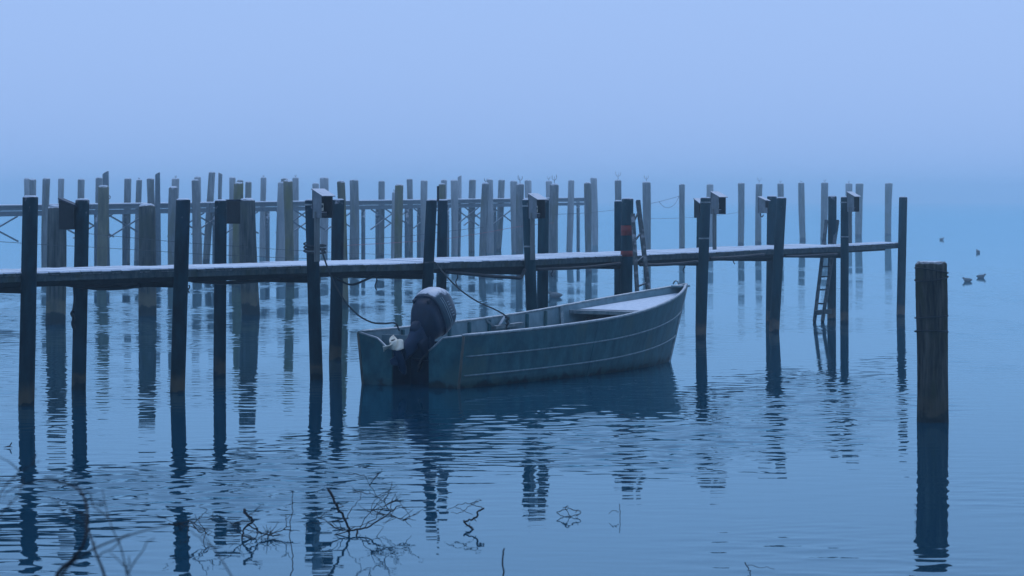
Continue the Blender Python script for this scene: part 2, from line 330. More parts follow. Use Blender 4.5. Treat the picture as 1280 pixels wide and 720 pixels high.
BACK = [(33.5, 224, 34, 255, 16, 7.5, 7, 'pale', 0, 0), (41, 225, 41, 255, 4, 8, 8, 'wood', 0, 0), (76.5, 224, 76, 255, 12, 7.5, 7, 'pale', 0, 0), (101.5, 225, 101, 255, 4, 8.5, 8.5, 'wood', 0, 0),
        (124, 223, 124, 255, 4, 8.5, 9, 'wood', 0, 0), (132, 216, 132.5, 255, 5, 7.5, 7.5, 'steel', 0, .5), (160, 224, 159.5, 255, 4, 8.5, 8.5, 'wood', 0, 0), (174, 225.5, 173, 255, 8, 7.5, 7, 'wood', 3, 0),
        (219.5, 224, 218, 255, 9, 9, 8, 'pale', 4, 0), (247, 222, 247, 255, 9, 8, 7, 'pale', 0, 0), (265, 216, 260, 290, 4, 8.5, 9, 'wood', 0, 0), (275.5, 217, 274.5, 255, 4, 5, 5, 'wood', 0, -.5),
        (290.5, 222.5, 290, 255, 10, 8, 7.5, 'pale', 0, 0), (300, 226, 300, 255, 6, 8, 8, 'wood', 0, 0), (310.5, 228, 310, 255, 4, 7.5, 7.5, 'wood', 0, 0), (329.5, 222.5, 328.5, 290, 12, 7, 7, 'pale', 3, 0),
        (355.5, 224, 355, 255, 6, 9, 8, 'wood', 0, 0), (369.5, 223, 369.5, 255, 12, 8, 8, 'pale', 4, 0), (394.5, 230, 394.5, 255, 6, 9, 9, 'pale', 0, 0), (405, 223, 405, 255, 12, 11, 10, 'pale', 0, 0),
        (477, 227, 477, 290, 4, 8, 7, 'wood', 0, 0), (512, 224.5, 512, 290, 5, 7, 7, 'wood', 0, 0), (555, 225.5, 555, 255, 10, 7.5, 7, 'pale', 0, 0), (574.5, 220.5, 574, 255, 4, 5, 5, 'pale', 0, .5),
        (590.5, 225.5, 590, 300, 4, 9, 8, 'wood', 0, 0), (627, 225.5, 623, 300, 4, 8.5, 8, 'wood', 0, 0)]
BACK2 = [(660, 226, 660, 255, 5, 8.5, 8, 'pale', 0, 0), (686, 227, 686, 255, 5, 8, 8, 'pale', 6, 0)]
OPEN = [(742, 223, 743.5, 300, 160, 8, 7.5, 'pale', 0, 0), (772.5, 226, 772, 300, 138, 8.5, 8, 'wood', 11, 0), (808, 228.5, 809, 300, 134, 11, 8, 'wood', 9, 0), (852.5, 231, 852.5, 305, 146, 7, 6.8, 'wood', 0, 0),
        (887.5, 231, 887.5, 300, 170, 8.5, 8, 'pale', 0, 0), (926.5, 229.5, 926, 300, 162, 8.5, 7.5, 'wood', 0, 0), (949, 230.5, 948, 300, 168, 8, 7.5, 'wood', 9, 0), (975.5, 230, 976, 300, 176, 8, 7, 'wood', 4, 0),
        (1001.5, 229, 1003.5, 300, 180, 8.2, 8, 'wood', 3, 0), (1031, 229, 1029, 300, 184, 9.5, 8, 'wood', 5, 0), (1061, 230, 1061, 300, 205, 8.5, 8, 'pale', 4, 0), (1074.5, 230, 1073, 300, 196, 9.5, 8, 'wood', 0, 0), (1111, 229.5, 1110, 300, 205, 9, 7.5, 'wood', 0, 0)]
def row(rows, rel, fmt, group, sd):
    for i, (xt, yt, xl, yl, Z, wt, wl, mt, tw, sla) in enumerate(rows):
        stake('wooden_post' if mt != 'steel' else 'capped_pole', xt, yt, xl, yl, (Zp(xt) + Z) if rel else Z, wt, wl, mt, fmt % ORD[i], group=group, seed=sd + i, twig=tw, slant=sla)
row(MID, False, 'weathered post between jetty and far pier, %s of the darker nearer row', 'weathered posts between the jetty and the far pier', 100)
q_ = [o for o in C.objects if o.get('label', '').endswith('leftmost of the darker nearer row')][0]
b = MB(); c = at(136, 246.5, 85); b.tube([c + Vector((math.cos(k * .52) * .05, 0, math.sin(k * .52) * .05)) for k in range(13)], .012, 5); b.bar(c - Vector((.05, 0, 0)), c - Vector((.2, 0, 0)), .03); b.build('ring_hook', M['cable'], q_)
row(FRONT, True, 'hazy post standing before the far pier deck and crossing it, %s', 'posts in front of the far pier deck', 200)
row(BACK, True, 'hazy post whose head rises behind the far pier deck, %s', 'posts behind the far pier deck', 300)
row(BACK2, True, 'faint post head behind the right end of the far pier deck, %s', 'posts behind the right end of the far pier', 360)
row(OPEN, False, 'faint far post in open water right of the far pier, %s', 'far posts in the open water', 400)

# big post in the right foreground
Zr = 34.0
rp_ = stake('mooring_post', 1164, 330, 1165.5, 527, Zr, 37.5, 38.5, 'post', 'thick old wooden mooring post with wire wound round it, standing alone at right', seed=51, rough=.05, wav=.012, cap=False, n=56, rings=40, chip=.012)
fr = post_mesh('frost_cap', at(1164, 330, Zr) + Vector((0, .03, .0)), at(1164, 329.2, Zr) + Vector((0, .03, 0)), .165, .15, M['frost'], rp_, .05, 16, 2, 51)
for k, (yy, amp, ph) in enumerate(((348, .03, 1.0), (396, .016, 2.0), (414.5, .022, 3.4), (338, .035, 4.4))):
    c = at(1164.3, yy, Zr); pts = []
    for a in range(25):
        t = a * 2 * math.pi / 24; pts.append((c.x + math.cos(t) * .207, c.y + math.sin(t) * .207, c.z + amp * math.sin(t + ph)))
    b = MB(); b.tube(pts, .009, 5); b.build('wire_loop', M['cable'], rp_)

# ------------------------------------------------------------------ the near jetty
SL = 1.77                                        # plan direction: depth gained per metre to the right
def on_line(x, Z0): return Z0 / (1 - SL * (x - 640) / FPX)
jetty = empty('jetty', (at(560, 247, 47).x, 47, 0))
J0 = jetty.location.copy()
tag(jetty, 'narrow frosted plank jetty on tall dark piles crossing the picture behind the boat', 'jetty')
def jpart(o):
    o.parent = jetty; o.matrix_parent_inverse = Matrix.Translation(-J0); return o
# piles: x top, y top, x low, y low, waterline row, width, far?
PILES = [(38, 247, 33, 500, 507, 20, 0), (103, 250.5, 98.5, 480, 487, 18, 0), (229, 250.5, 222, 485, 491, 18.5, 0), (276, 251.5, 274.5, 465, 470, 15.5, 0),
         (389, 251, 395.5, 470, 474, 16, 0), (423, 250.5, 419, 445, 450, 15.5, 0), (539.5, 251, 535.5, 335, 456, 13.8, 0), (553.5, 251, 552, 335, 442, 12.8, 0),
         (659.5, 250.5, 664.5, 380, 443, 14, 1), (679.5, 250.5, 678, 380, 430, 14, 1), (784.5, 249, 783, 360, 430, 15, 1), (772.5, 252, 772.5, 350, 421, 9.5, 1),
         (882, 248, 876.5, 410, 423, 13, 1), (875, 254, 874.5, 300, 411, 8, 1), (977, 248, 968, 410, 415, 12.5, 1), (965, 246, 963.5, 400, 404, 12.5, 1),
         (1040.5, 246, 1039.5, 395, 399, 10.8, 1), (1056, 247, 1055.5, 400, 404, 10.4, 1), (1129, 247, 1126, 390, 395, 10.6, 1)]
pile_at = {}
for i, (xt, yt, xl, yl, yb, wd, far) in enumerate(PILES):
    Z = depth_of(yb); top = at(xt, yt, Z); low = at(xl, yl, Z); d = (low - top) / (top.z - low.z); base = top + d * (top.z + .6); r = wd * Z / FPX / 2
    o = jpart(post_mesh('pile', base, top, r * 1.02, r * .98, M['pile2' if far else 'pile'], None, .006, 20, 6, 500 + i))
    pile_at[xt] = (o, top, base, r, Z)
    fc = frost_cap(top + Vector((0, 0, .012)), r * .95, o, 600 + i, .018)

# deck: one bay of planks between front piles at a time, a grey fascia beam under its edge, dark joist below
def DH(x): return float(np.interp(x, [-80, 30, 200, 440, 700, 880, 1130], [1.80, 1.79, 1.77, 1.725, 1.70, 1.705, 1.725]))
along = Vector((1, SL, 0)).normalized(); across = Vector((-SL, 1, 0)).normalized()
def deck_pt(x, off, z): 
    Z = on_line(x, 48.27); p_ = at(x, 247, Z); return Vector((p_.x, p_.y, z)) + across * off
bays = [-120, 33, 222, 394, 536, 664, 784, 876, 969, 1056, 1124]
rj = random.Random(3)
for i in range(len(bays) - 1):
    a, b = bays[i], bays[i + 1]; gap = 1.0
    za, zb = DH(a) + rj.uniform(-.012, .012), DH(b) + rj.uniform(-.012, .012)
    wd = (.95 if i < 3 else 1.12) if i < 9 else .5
    # frosted planks laid across, each a little uneven
    A, B = deck_pt(a, .0, za), deck_pt(b, .0, zb); Ln = (B - A).length; npl = max(3, int(Ln / .22))
    sec = MB(); fro = MB()
    for k in range(npl):
        t0, t1 = (k + .04) / npl, (k + .96) / npl; c = A.lerp(B, (t0 + t1) / 2) + across * (wd / 2 - .03) + Vector((0, 0, -.016 + rj.uniform(-.004, .004)))
        at_ = (across + Vector((0, 0, .022 if i < 3 else .035))).normalized(); q = Matrix((along, at_, along.cross(at_))).transposed(); sec.box(c, (Ln * (t1 - t0), wd + rj.uniform(-.03, .03), .032), M=q)
        fro.box(c + Vector((0, 0, .024)), (Ln * (t1 - t0) * .98, wd - .02 + rj.uniform(-.03, .01), .016), M=q)
    s_ = jpart(sec.build('deck_planks', M['fascia'])); s_['kind'] = 'stuff'
    f_ = jpart(fro.build('frost_layer', M['frost'])); f_['kind'] = 'stuff'
    fb = MB(); e = (B - A).normalized()
    fb.bar(A + e * .02 - Vector((0, 0, .082)) + across * .02, B - e * .02 - Vector((0, 0, .082)) + across * .02, .05, .092)
    bevel(jpart(fb.build('fascia_beam', M['fascia'])), .008)
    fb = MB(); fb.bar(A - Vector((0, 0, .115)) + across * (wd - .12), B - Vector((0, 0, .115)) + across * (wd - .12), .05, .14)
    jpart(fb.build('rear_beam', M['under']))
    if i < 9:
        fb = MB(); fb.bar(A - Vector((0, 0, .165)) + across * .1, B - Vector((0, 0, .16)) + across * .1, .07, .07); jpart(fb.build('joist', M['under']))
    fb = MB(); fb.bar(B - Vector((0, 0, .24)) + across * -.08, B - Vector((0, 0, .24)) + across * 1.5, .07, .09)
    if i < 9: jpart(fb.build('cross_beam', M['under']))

# red tape bands, clamps on piles
def band(xt, yy, h, mat, name, lab=None, part=1.0, grow=.006):
    o, top, base, r, Z = pile_at[xt]; z = at(0, yy, Z).z; t = (top.z - z) / (top.z - base.z); c = top.lerp(base, t); n_ = 20; b = MB()
    rings = [[Vector((c.x + math.cos(k * 2 * math.pi / n_) * (r + g), c.y + math.sin(k * 2 * math.pi / n_) * (r + g), c.z + dz)) for k in range(n_)] for dz, g in ((-h / 2, .001), (-h / 2, grow), (h / 2, grow), (h / 2, .001))]
    b.loft(rings, False); q = b.build(name, M[mat], o, True)
    if lab: q['label'] = lab
band(784.5, 288, .19, 'red', 'red_band', 'upper red tape band on the pile beside the ladder'); band(784.5, 317, .11, 'red', 'red_band', 'lower ragged red tape band on the pile')
for xt, yy in ((389, 256), (389, 314), (659.5, 257.5), (659.5, 308), (882, 253), (882, 298), (1056, 253), (1056, 296)): band(xt, yy, .03, 'clamp', 'clamp')

# ------------------------------------------------------------------ boxes on the piles
def utility_box(x, y, Z, yaw, s, label, board_to=None, pale=True, wd=.25, dp=.17, ht=.42, sock=True, rimed=True):
    """box with a slanting roof, open in front; (x, y) photo position of the top of its rear edge"""
    p0 = at(x, y, Z); t = empty('socket_box', p0, yaw); tag(t, label, 'utility box', 'boxes fixed to the jetty piles')
    ms = M['box'] if pale else M['boxin']; hf = ht * .80; th = .012
    # local frame: -y is the open front, rear upper edge at the origin; sides are trapezoids
    for sx, nm in ((0, 'side_panel'), (wd, 'side_panel')):
        b = MB(); v = [(sx, 0, 0), (sx, 0, -ht), (sx, -dp, -ht), (sx, -dp, -ht + hf), (sx + th, 0, 0), (sx + th, 0, -ht), (sx + th, -dp, -ht), (sx + th, -dp, -ht + hf)]
        b.add(v, [(0, 1, 2, 3), (7, 6, 5, 4), (0, 4, 5, 1), (1, 5, 6, 2), (2, 6, 7, 3), (3, 7, 4, 0)])
        b.build(nm, ms if sx == 0 else M['boxin'], t)
    b = MB(); b.box((wd / 2 + th / 2, .007, -ht / 2), (wd + th, .012, ht - .004)); b.build('back_panel', M['boxin'], t)
    b = MB(); sl_ = math.atan2(ht - hf, dp); ln = math.hypot(ht - hf, dp) + .06
    q = Matrix.Rotation(sl_, 3, 'X'); b.box(Vector((wd / 2 + th / 2, -dp / 2 - .01, -(ht - hf) / 2 + .009)), (wd + .05, ln, .014), M=q); b.build('roof', M['box'] if rimed else M['motor'], t)
    if sock:
        b = MB(); b.box((wd * .45, -.05, -ht * .60), (.09, .07, .12)); bevel(b.build('socket', M['socket'], t), .012, 2)
        b = MB(); b.tube([(wd * .45, -.083, -ht * .58), (wd * .45, -.092, -ht * .58)], .022, 10); b.build('socket_face', M['hole'], t)
        b = MB(); b.box((wd * .5, -.06, -ht * .86), (wd * .7, .09, .07)); bevel(b.build('plug_block', M['boxin'], t), .01)
    if board_to:
        h = p0.z - at(x, board_to, Z).z
        b = MB(); b.box((.035, -.055, -ht - (h - ht) / 2 + .05), (.1, .03, h - ht + .1)); b.build('mounting_board', M['board'], t)
    return t
utility_box(391, 238, 41.2, R(52), 1, 'pale slant-roofed box with yellowed socket on the pile holding the stern rope', 327)
utility_box(661, 243.5, 48.0, R(52), 1, 'pale slant-roofed box with a cream socket on the pile beside the boat\'s middle', 325)
utility_box(889, 241, 53.4, R(52), 1, 'pale slant-roofed box on the pile just right of the boat\'s bow', 312)
utility_box(1059, 241, 60.2, R(52), 1, 'pale slant-roofed box on the second pile from the jetty\'s right end', 304, wd=.22)
utility_box(74.5, 250, 39.6, R(76), 1, 'black slant-roofed box seen from its closed side at the jetty\'s left end', None, False, .16, .22, .43, False, False)
utility_box(300, 251.5, 43.4, R(205), 1, 'small black box between a dark pile and a thick wooden post', None, False, .22, .16, .36, False, False)
utility_box(868, 249.5, 56.6, R(40), 1, 'small dark box on the left flank of the pile right of the bow', None, False, .16, .14, .38, False)
t = utility_box(948, 247, 59.4, R(60), 1, 'small box with its flap hanging open on the left of a double pile', None, True, .18, .16, .34, False)
b = MB(); b.box((-.06, -.2, -.06), (.16, .05, .012)); b.box((.02, -.17, -.28), (.06, .05, .12)); b.build('flap', M['box'], t)
b = MB(); b.tube(spline([(.1, .0, -.34), (.12, 0, -.4), (.2, 0, -.42), (.26, 0, -.38)], 4), .012, 6); b.build('cable_stub', M['cable'], t)
b = MB(); b.tube([(0, 0, 0), (0, 0, .26)], .02, 6); o = b.build('short_stake', M['boxin']); o.location = at(547.5, 252, 45.6); tag(o, 'thin dark stick rising between the two piles behind the motor', 'stick')

# ------------------------------------------------------------------ ladders
def ladder(name, r1, r2, Z1, Z2, rungs, mat, label, wr=.045):
    """r1, r2: ((x top, y top), (x low, y low)) of the two rails in the photo, Z1 depth at top, Z2 at foot"""
    P = [(at(*a, Z1 + dz), at(*b, Z2 + dz)) for (a, b), dz in ((r1, 0), (r2, .22))]
    t = empty(name, P[0][1]); tag(t, label, 'ladder')
    def lp(o): o.parent = t; o.matrix_parent_inverse = Matrix.Translation(-t.location)
    for a, b in P:
        m = MB(); m.bar(a, b, wr, .075); lp(m.build('rail', M[mat]))
    for k in rungs:
        m = MB(); m.tube([P[0][0].lerp(P[0][1], k), P[1][0].lerp(P[1][1], k)], .019, 7); lp(m.build('rung', M[mat]))
    return t
ladder('wooden_ladder', ((791, 268), (798.5, 402)), ((797.5, 251), (815, 402)), 51.4, 50.3, [.08, .26, .46, .68, .9], 'ladder', 'wooden ladder leaning against the red-banded pile behind the boat\'s bow', .075)
ladder('narrow_ladder', ((1033, 276), (1018, 402)), ((1047, 276), (1028, 402)), 62.6, 60.9, [.46, .56, .69, .825], 'ladderm', 'narrow ladder hung from the jetty down into the water near its right end', .07)
b = MB(); b.bar(at(1020, 391, 60.8), at(1037, 389, 62), .1, .1); o = b.build('floating_timber', M['ladderm']); tag(o, 'short timber wedged across the foot of the narrow ladder', 'timber')

# ------------------------------------------------------------------ ropes, cables and wires
def line(name, pts, r, mat, label, cat, group=None, n=6, px=True, seg=6):
    P = [at(*q) for q in pts] if px else [Vector(q) for q in pts]; o0 = P[0].copy()
    b = MB(); b.tube([q - o0 for q in spline(P, seg)], r, n); o = b.build(name, M[mat], None, True); o.location = o0
    return tag(o, label, cat, group)
def zl(x, z0=48.2): return on_line(x, z0)
# rope from the jetty pile to the stern, with turns round the pile
o, top, base, r, Z = pile_at[389]; c = top.lerp(base, (top.z - at(0, 308, Z).z) / (top.z - base.z)); turns = []
for k in range(34):
    a = k / 12 * 2 * math.pi + 2.0; turns.append(Vector((c.x + .035 + math.cos(a) * (r + .07), c.y + math.sin(a) * (r + .03), c.z + .05 - k * .0045 + .02 * math.sin(a))))
pts = spline(turns, 2) + spline([turns[-1], at(402, 312, 40.8), at(414, 346, 40.9), at(430, 375, 40.9), at(448, 394, 40.9), at(465, 403, 40.9), at(480, 404.5, 40.9), at(494, 404, 41.0), at(499, 413, 41.1)], 6)
line('mooring_rope', pts, .013, 'rope', 'dark rope running from a jetty pile down to the boat\'s stern', 'rope', 'mooring ropes', px=False, seg=1)
line('mooring_rope', [(531, 328.5, 45.2), (538, 328, 44.8), (545, 329, 44.9), (556, 343, 44.6), (575, 362, 44.2), (597, 377, 43.9), (618, 386.5, 43.6), (631, 394, 43.5), (634.5, 400, 43.5), (633, 411, 43.4)], .013, 'rope', 'dark rope running from the jetty edge to the boat\'s far side', 'rope', 'mooring ropes')
line('rope_bundle', [(632, 396, 43.45), (635.5, 398, 43.4), (633, 401, 43.4), (635, 404, 43.4), (632.5, 407, 43.4)], .022, 'rope', 'knotted rope end hanging inside the boat\'s far gunwale', 'rope')
# cables under the deck
line('hanging_cable', [(45, 354, 37.6), (75, 355, 38.1), (100, 358, 38.5), (125, 360.5, 39), (150, 360, 39.5), (175, 357, 40), (200, 354, 40.4), (216, 351, 40.6)], .03, 'cable', 'thick black cable sagging under the jetty\'s left bay', 'cable', 'cables under the jetty')
line('hanging_cable', [(80, 353, 38.2), (110, 357, 38.8), (128, 357, 39.2), (150, 356, 39.5), (175, 352, 40), (190, 351, 40.2)], .02, 'cable', 'thinner black cable looping above the thick one in the left bay', 'cable', 'cables under the jetty')
line('hanging_cable', [(240, 351, 40.6), (275, 353.5, 41.4), (310, 352, 42.2), (345, 349, 43), (385, 343, 43.8)], .028, 'cable', 'black cable drooping under the second bay of the jetty', 'cable', 'cables under the jetty')
line('hanging_cable', [(398, 335, 43.6), (410, 341, 43.8), (424, 350, 44), (436, 355.5, 44.2), (446, 354.5, 44.4), (460, 348.5, 44.6), (475, 343.5, 44.8), (495, 338, 45.2)], .018, 'cable', 'black hose bowing below the deck left of the motor', 'cable', 'cables under the jetty')
line('hanging_cable', [(425, 346, 44.2), (450, 343.5, 44.6), (480, 340.5, 45), (505, 337.5, 45.5), (530, 337, 45.9)], .032, 'cable', 'thick black pipe fixed under the deck left of the motor', 'cable', 'cables under the jetty')
line('drain_pipe', [(558, 340, 46.4), (580, 342, 46.8), (610, 345, 47.4), (640, 347, 48), (650, 347.5, 48.2), (653, 344, 48.3), (656, 337, 48.4)], .03, 'cable', 'black pipe hanging under the deck with its end bent upwards', 'pipe')
line('hanging_cable', [(670, 337, 49), (690, 336, 49.5), (720, 335, 50.1), (745, 333, 50.6), (775, 329, 51.3)], .028, 'cable', 'black cable under the bay left of the red-banded pile', 'cable', 'cables under the jetty')
line('hanging_cable', [(800, 331, 51.8), (820, 331, 52.3), (850, 329.5, 53), (872, 327, 53.4)], .03, 'cable', 'black cable under the bay above the boat\'s bow', 'cable', 'cables under the jetty')
line('hanging_cable', [(888, 323, 53.8), (910, 322, 54.3), (935, 320, 55), (955, 318, 55.5)], .028, 'cable', 'black cable under the bay right of the bow', 'cable', 'cables under the jetty')
line('hanging_cable', [(982, 320.5, 56.4), (1000, 320, 57), (1020, 319, 57.6), (1046, 317.5, 58.4)], .022, 'cable', 'black rod under the bay holding the narrow ladder', 'cable', 'cables under the jetty')
k = 0
for (x, y0, y1, Z, lab) in ((91.5, 356, 412, 38.9, 'black cord hanging to the water beside a left pile'), (470, 345, 363, 44.7, 'thin cord end dangling below the hose left of the motor'), (236, 356, 366, 40.6, 'short frayed cord below the second front pile'),
                  (571, 341, 358, 46.6, 'looped cord end dangling right of the motor'), (690, 336, 346, 49.5, 'tangled cord end dangling beside a middle pile'), (855, 330, 341, 53, 'short thin cord dangling above the bow'), (918, 321, 330, 54.5, 'short thin cord dangling right of the bow')):
    line('cord_end', [(x, y0, Z), (x + 1, (y0 * 2 + y1) / 3, Z), (x - 1.2, (y0 + 2 * y1) / 3, Z), (x + .6, y1, Z)], .011, 'cable', lab, 'cord', 'cord ends under the jetty', 5)
line('cord_end', [(92, 388, 38.9), (89.5, 392, 38.9), (92, 398, 38.9), (90.5, 404, 38.9), (92, 410, 38.9)], .025, 'cable', 'knotted lower end of the cord beside a left pile', 'cord', 'cord ends under the jetty', 5)
# wires strung between the posts behind
line('wire', [(-10, 301.5, 59.6), (60, 306, 59.8), (85, 307.3, 59.85), (150, 311, 62.5), (184, 313, 64.1), (240, 317, 64.4), (305, 319.8, 64.8), (360, 322.5, 68), (428, 324, 70.7)], .006, 'wire', 'lower thin wire strung between posts behind the jetty at left', 'wire', 'wires between the posts')
line('wire', [(110, 292, 62), (184, 299, 64.1), (240, 304, 64.4), (305, 308.5, 64.8), (360, 312.5, 68), (428, 316, 70.7), (500, 319, 91.5)], .006, 'wire', 'upper thin wire strung between posts behind the jetty at left', 'wire', 'wires between the posts')
line('wire', [(428, 299.5, 86), (499, 296, 91.7), (552, 290, 94.7), (605, 284, 94.7)], .007, 'wire', 'thin dark wire rising to a post in the middle distance', 'wire', 'wires between the posts')
line('red_cord', [(428, 307, 86), (499, 303, 91.6), (552, 299, 94.6), (605, 291, 94.6), (650, 283, 97.5), (692, 278.5, 97.5)], .008, 'redline', 'faded red cord strung along the middle row of posts', 'cord')
line('wire', [(693, 268, 97.7), (735, 266, 101.5), (772, 262, 137.7)], .007, 'wire', 'thin wire left of the ladder in the haze', 'wire', 'wires between the posts')
line('wire', [(809, 255.5, 133.7), (832, 250, 140), (849, 245, 145.7), (850, 243, 145.8)], .010, 'wire', 'taut slanting rope left of the slim hazy post', 'wire', 'wires between the posts')
line('wire', [(824, 252.5, 137.5), (830, 258.5, 139), (838, 259, 141), (845, 253, 143.5), (850, 242, 145.6)], .010, 'wire', 'slack looped rope left of the slim hazy post', 'wire', 'wires between the posts')
line('wire', [(809, 273.5, 133.7), (852, 272.5, 145.7), (890, 270, 155), (923, 265.5, 161.5)], .008, 'wire', 'faint wire passing behind the pile right of the bow', 'wire', 'wires between the posts')

# ------------------------------------------------------------------ far pier
fp = empty('far_pier', (at(366, 247, Zp(366)).x, Zp(366), 0)); tag(fp, 'long hazy pier with rimed deck and cross-braced legs in the left background', 'pier'); F0 = fp.location.copy()
def fpart(o): o.parent = fp; o.matrix_parent_inverse = Matrix.Translation(-F0); return o
PA, PB = at(-60, 247, Zp(-60)), at(733, 247, Zp(733)); pd = PB - PA; pl = pd.length; pu = pd.normalized(); pv = Vector((-pu.y, pu.x, 0))
def pz(t): return 2.50 + .29 * t
def pp(t, off, dz): q = PA.lerp(PB, t) + pv * off; return Vector((q.x, q.y, pz(t) + dz))
nb = 13
for i in range(nb):
    t0, t1 = i / nb, (i + 1) / nb
    b = MB(); b.bar(pp(t0, .9, -.03), pp(t1 - .001, .9, -.03), 1.9, .05); fpart(b.build('deck', M['steel']))
    b = MB(); b.bar(pp(t0, .9, .006), pp(t1 - .001, .9, .006), 1.85, .022); fpart(b.build('frost_layer', M['frost']))
    for off in (.03, 1.75):
        b = MB(); b.bar(pp(t0, off, -.13), pp(t1 - .001, off, -.13), .06, .15); fpart(b.build('edge_beam', M['steel']))
        b = MB(); b.bar(pp(t0, off + .02, -.33), pp(t1 - .001, off + .02, -.33), .08, .16); fpart(b.build('lower_beam', M['steel']))
    for off in (.12, 1.7):
        q = pp(t0 + .01, off, -.4); b = MB(); b.tube([(q.x, q.y, -.6), (q.x, q.y, q.z + .1)], .095, 10); fpart(b.build('leg', M['steel'], None, True))
        for s in (0, 1):
            a_, b_ = (t0 + .01, t1 + .01) if s == 0 else (t1 + .01, t0 + .01)
            if i < nb - 1 and (off < 1 or i % 2 == 0):
                tm = (a_ + b_) / 2; e0 = a_ + (b_ - a_) * .18; e1 = a_ + (b_ - a_) * .82
                b = MB(); b.bar(pp(e0, off + .03 * s, -.42), pp(e1, off + .03 * s, -1.35), .045, .05); fpart(b.build('brace', M['steel']))
q = pp(.985, .12, 0); b = MB(); b.tube([(q.x, q.y, -.6), (q.x, q.y, q.z - .1)], .095, 10); fpart(b.build('leg', M['steel'], None, True))

# ------------------------------------------------------------------ the boat
BC = Vector((-1.51, 40.34, 0)); bang = math.atan2(.8276, .5615)
boat = empty('motor_boat', BC, bang); tag(boat, 'long dull aluminium open work boat moored beside the jetty, frosted foredeck', 'boat')
# local frame: +x forward, -y towards the camera side (starboard), z up
def hbeam(u, k):
    m = .93 + .09 * k; tt = max(0, (u - .35) / .65); e = 2.0 + 1.0 * k
    return (m if u > .35 else m - (.35 - u) ** 2 * .4) * (1 - tt ** e)
def sheer(u): return .775 + .10 * u + .39 * max(0, u - .1) ** 2.2 + .11 * max(0, (u - .55) / .45) ** 1.4
def hpt(u, z, side, inset=0):
    zs = sheer(u); k = max(0, min(1, z / zs)); Lz = 7.48 + .58 * max(z, 0) / 1.27 + min(z, 0) * .9
    y = max(0, hbeam(u, k) * (1 if z >= 0 else 1 + z * 2.2) - inset); return Vector((u * Lz - inset * (u > .97), side * y, z))
NU = 36; us = [(i / NU) ** .85 for i in range(NU + 1)]
lev = [-.22, -.1, 0, .18, .4, .6, .8, 1.0]
def hull_side(side, inset, zlo, m, name, flip):
    v = []; f = []
    L_ = [z for z in (-.22, -.08)] if zlo < 0 else []
    nl = len(L_) + 7
    for u in us:
        zs = sheer(u); zz = L_ + [max(zlo, 0) + (zs - max(zlo, 0)) * j / 6 for j in range(7)]
        for z in zz: v.append(hpt(u, z, side, inset))
    for i in range(NU):
        for j in range(nl - 1):
            q = (i * nl + j, (i + 1) * nl + j, (i + 1) * nl + j + 1, i * nl + j + 1); f.append(q if not flip else q[::-1])
    return v, f
for side, nm in ((-1, 'starboard'), (1, 'port')):
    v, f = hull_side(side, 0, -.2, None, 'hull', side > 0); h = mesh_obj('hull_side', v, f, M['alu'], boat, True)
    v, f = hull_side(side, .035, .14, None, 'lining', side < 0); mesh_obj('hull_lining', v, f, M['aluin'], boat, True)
    # gunwale rail, spray strakes
    b = MB(); b.tube([hpt(u, sheer(u) + .004, side, .014) for u in us], .027, 7); b.build('gunwale', M['rail'], boat, True)
    for fr_a, fr_b, rr in ((.60, .66, .014), (.235, .335, .014)):
        b = MB(); b.tube([hpt(u, sheer(u) * (fr_a + (fr_b - fr_a) * u ** 2), side, -.006) for u in [.012, .03] + us if u >= .006], rr, 6); b.build('spray_strake', M['strake'], boat, True)
# stem bar
b = MB(); b.tube([hpt(1, z, 1) + Vector((.0, 0, 0)) for z in (-.15, 0, .3, .7, 1.0, sheer(1))], .026, 8); b.build('stem', M['rail'], boat, True)
b = MB(); b.box((7.86, 0, sheer(1) - .02), (.3, .2, .03)); b.build('bow_plate', M['aluin'], boat)
b = MB(); b.tube(spline([(7.7, -.06, sheer(1) + .02), (7.72, -.02, sheer(1) + .07), (7.72, .03, sheer(1) + .07), (7.73, .07, sheer(1) + .02)], 4), .014, 6); b.build('bow_cleat', M['rail'], boat, True)
# transom in two wings around the engine well
zt = sheer(0); hb0 = hbeam(0, 1); hw0 = hbeam(0, 0); W = .34
def wing(s):
    pr = [(s * hw0 * .93, -.2), (s * hw0, 0), (s * hb0, zt), (s * .60, zt - .045), (s * (W + .06), zt - .20), (s * W, zt - .24), (s * W, -.2)]
    if s > 0: pr[3] = (s * .62, zt - .08); pr[4] = (s * .46, zt - .2)
    v = [Vector((0, y, z)) for y, z in pr] + [Vector((.035, y * .985 if abs(y) > W + .01 else y, z)) for y, z in pr]; k = len(pr)
    f = [tuple(range(k)), tuple(range(2 * k - 1, k - 1, -1))] + [(i, k + i, k + (i + 1) % k, (i + 1) % k) for i in range(k)]
    mesh_obj('transom_wing', v, f, M['alu'], boat)
    b = MB(); b.tube([Vector((.015, pr[i][0], pr[i][1])) for i in (2, 3, 4, 5)], .02, 6); b.build('transom_rail', M['rail'], boat, True)
    b = MB(); b.tube([Vector((.0, s * (hw0 * .93) , -.2)), Vector((0, s * hw0, 0)), Vector((0, s * hb0, zt))], .022, 6); b.build('corner_weld', M['rust'], boat, True)
    # well sides and inner transom: dark paint, also standing in for shade inside
    b = MB(); b.box((.26, s * (W + .012), .22), (.46, .02, .72)); b.build('well_side', M['motor'], boat)
    b = MB(); b.box((.27, s * (W + .16), zt - .235), (.44, .26, .012)); b.build('well_shelf', M['aluin'], boat)
for s in (-1, 1): wing(s)
b = MB(); b.box((.5, 0, .26), (.04, 2 * W + .05, .78)); b.build('inner_transom', M['motor'], boat)  # near-black paint that also carries the shade at the well's front
b = MB(); b.box((.52, .66, .45), (.03, .5, .55)); b.box((.52, -.66, .45), (.03, .5, .55)); b.build('aft_bulkhead', M['aluin'], boat)
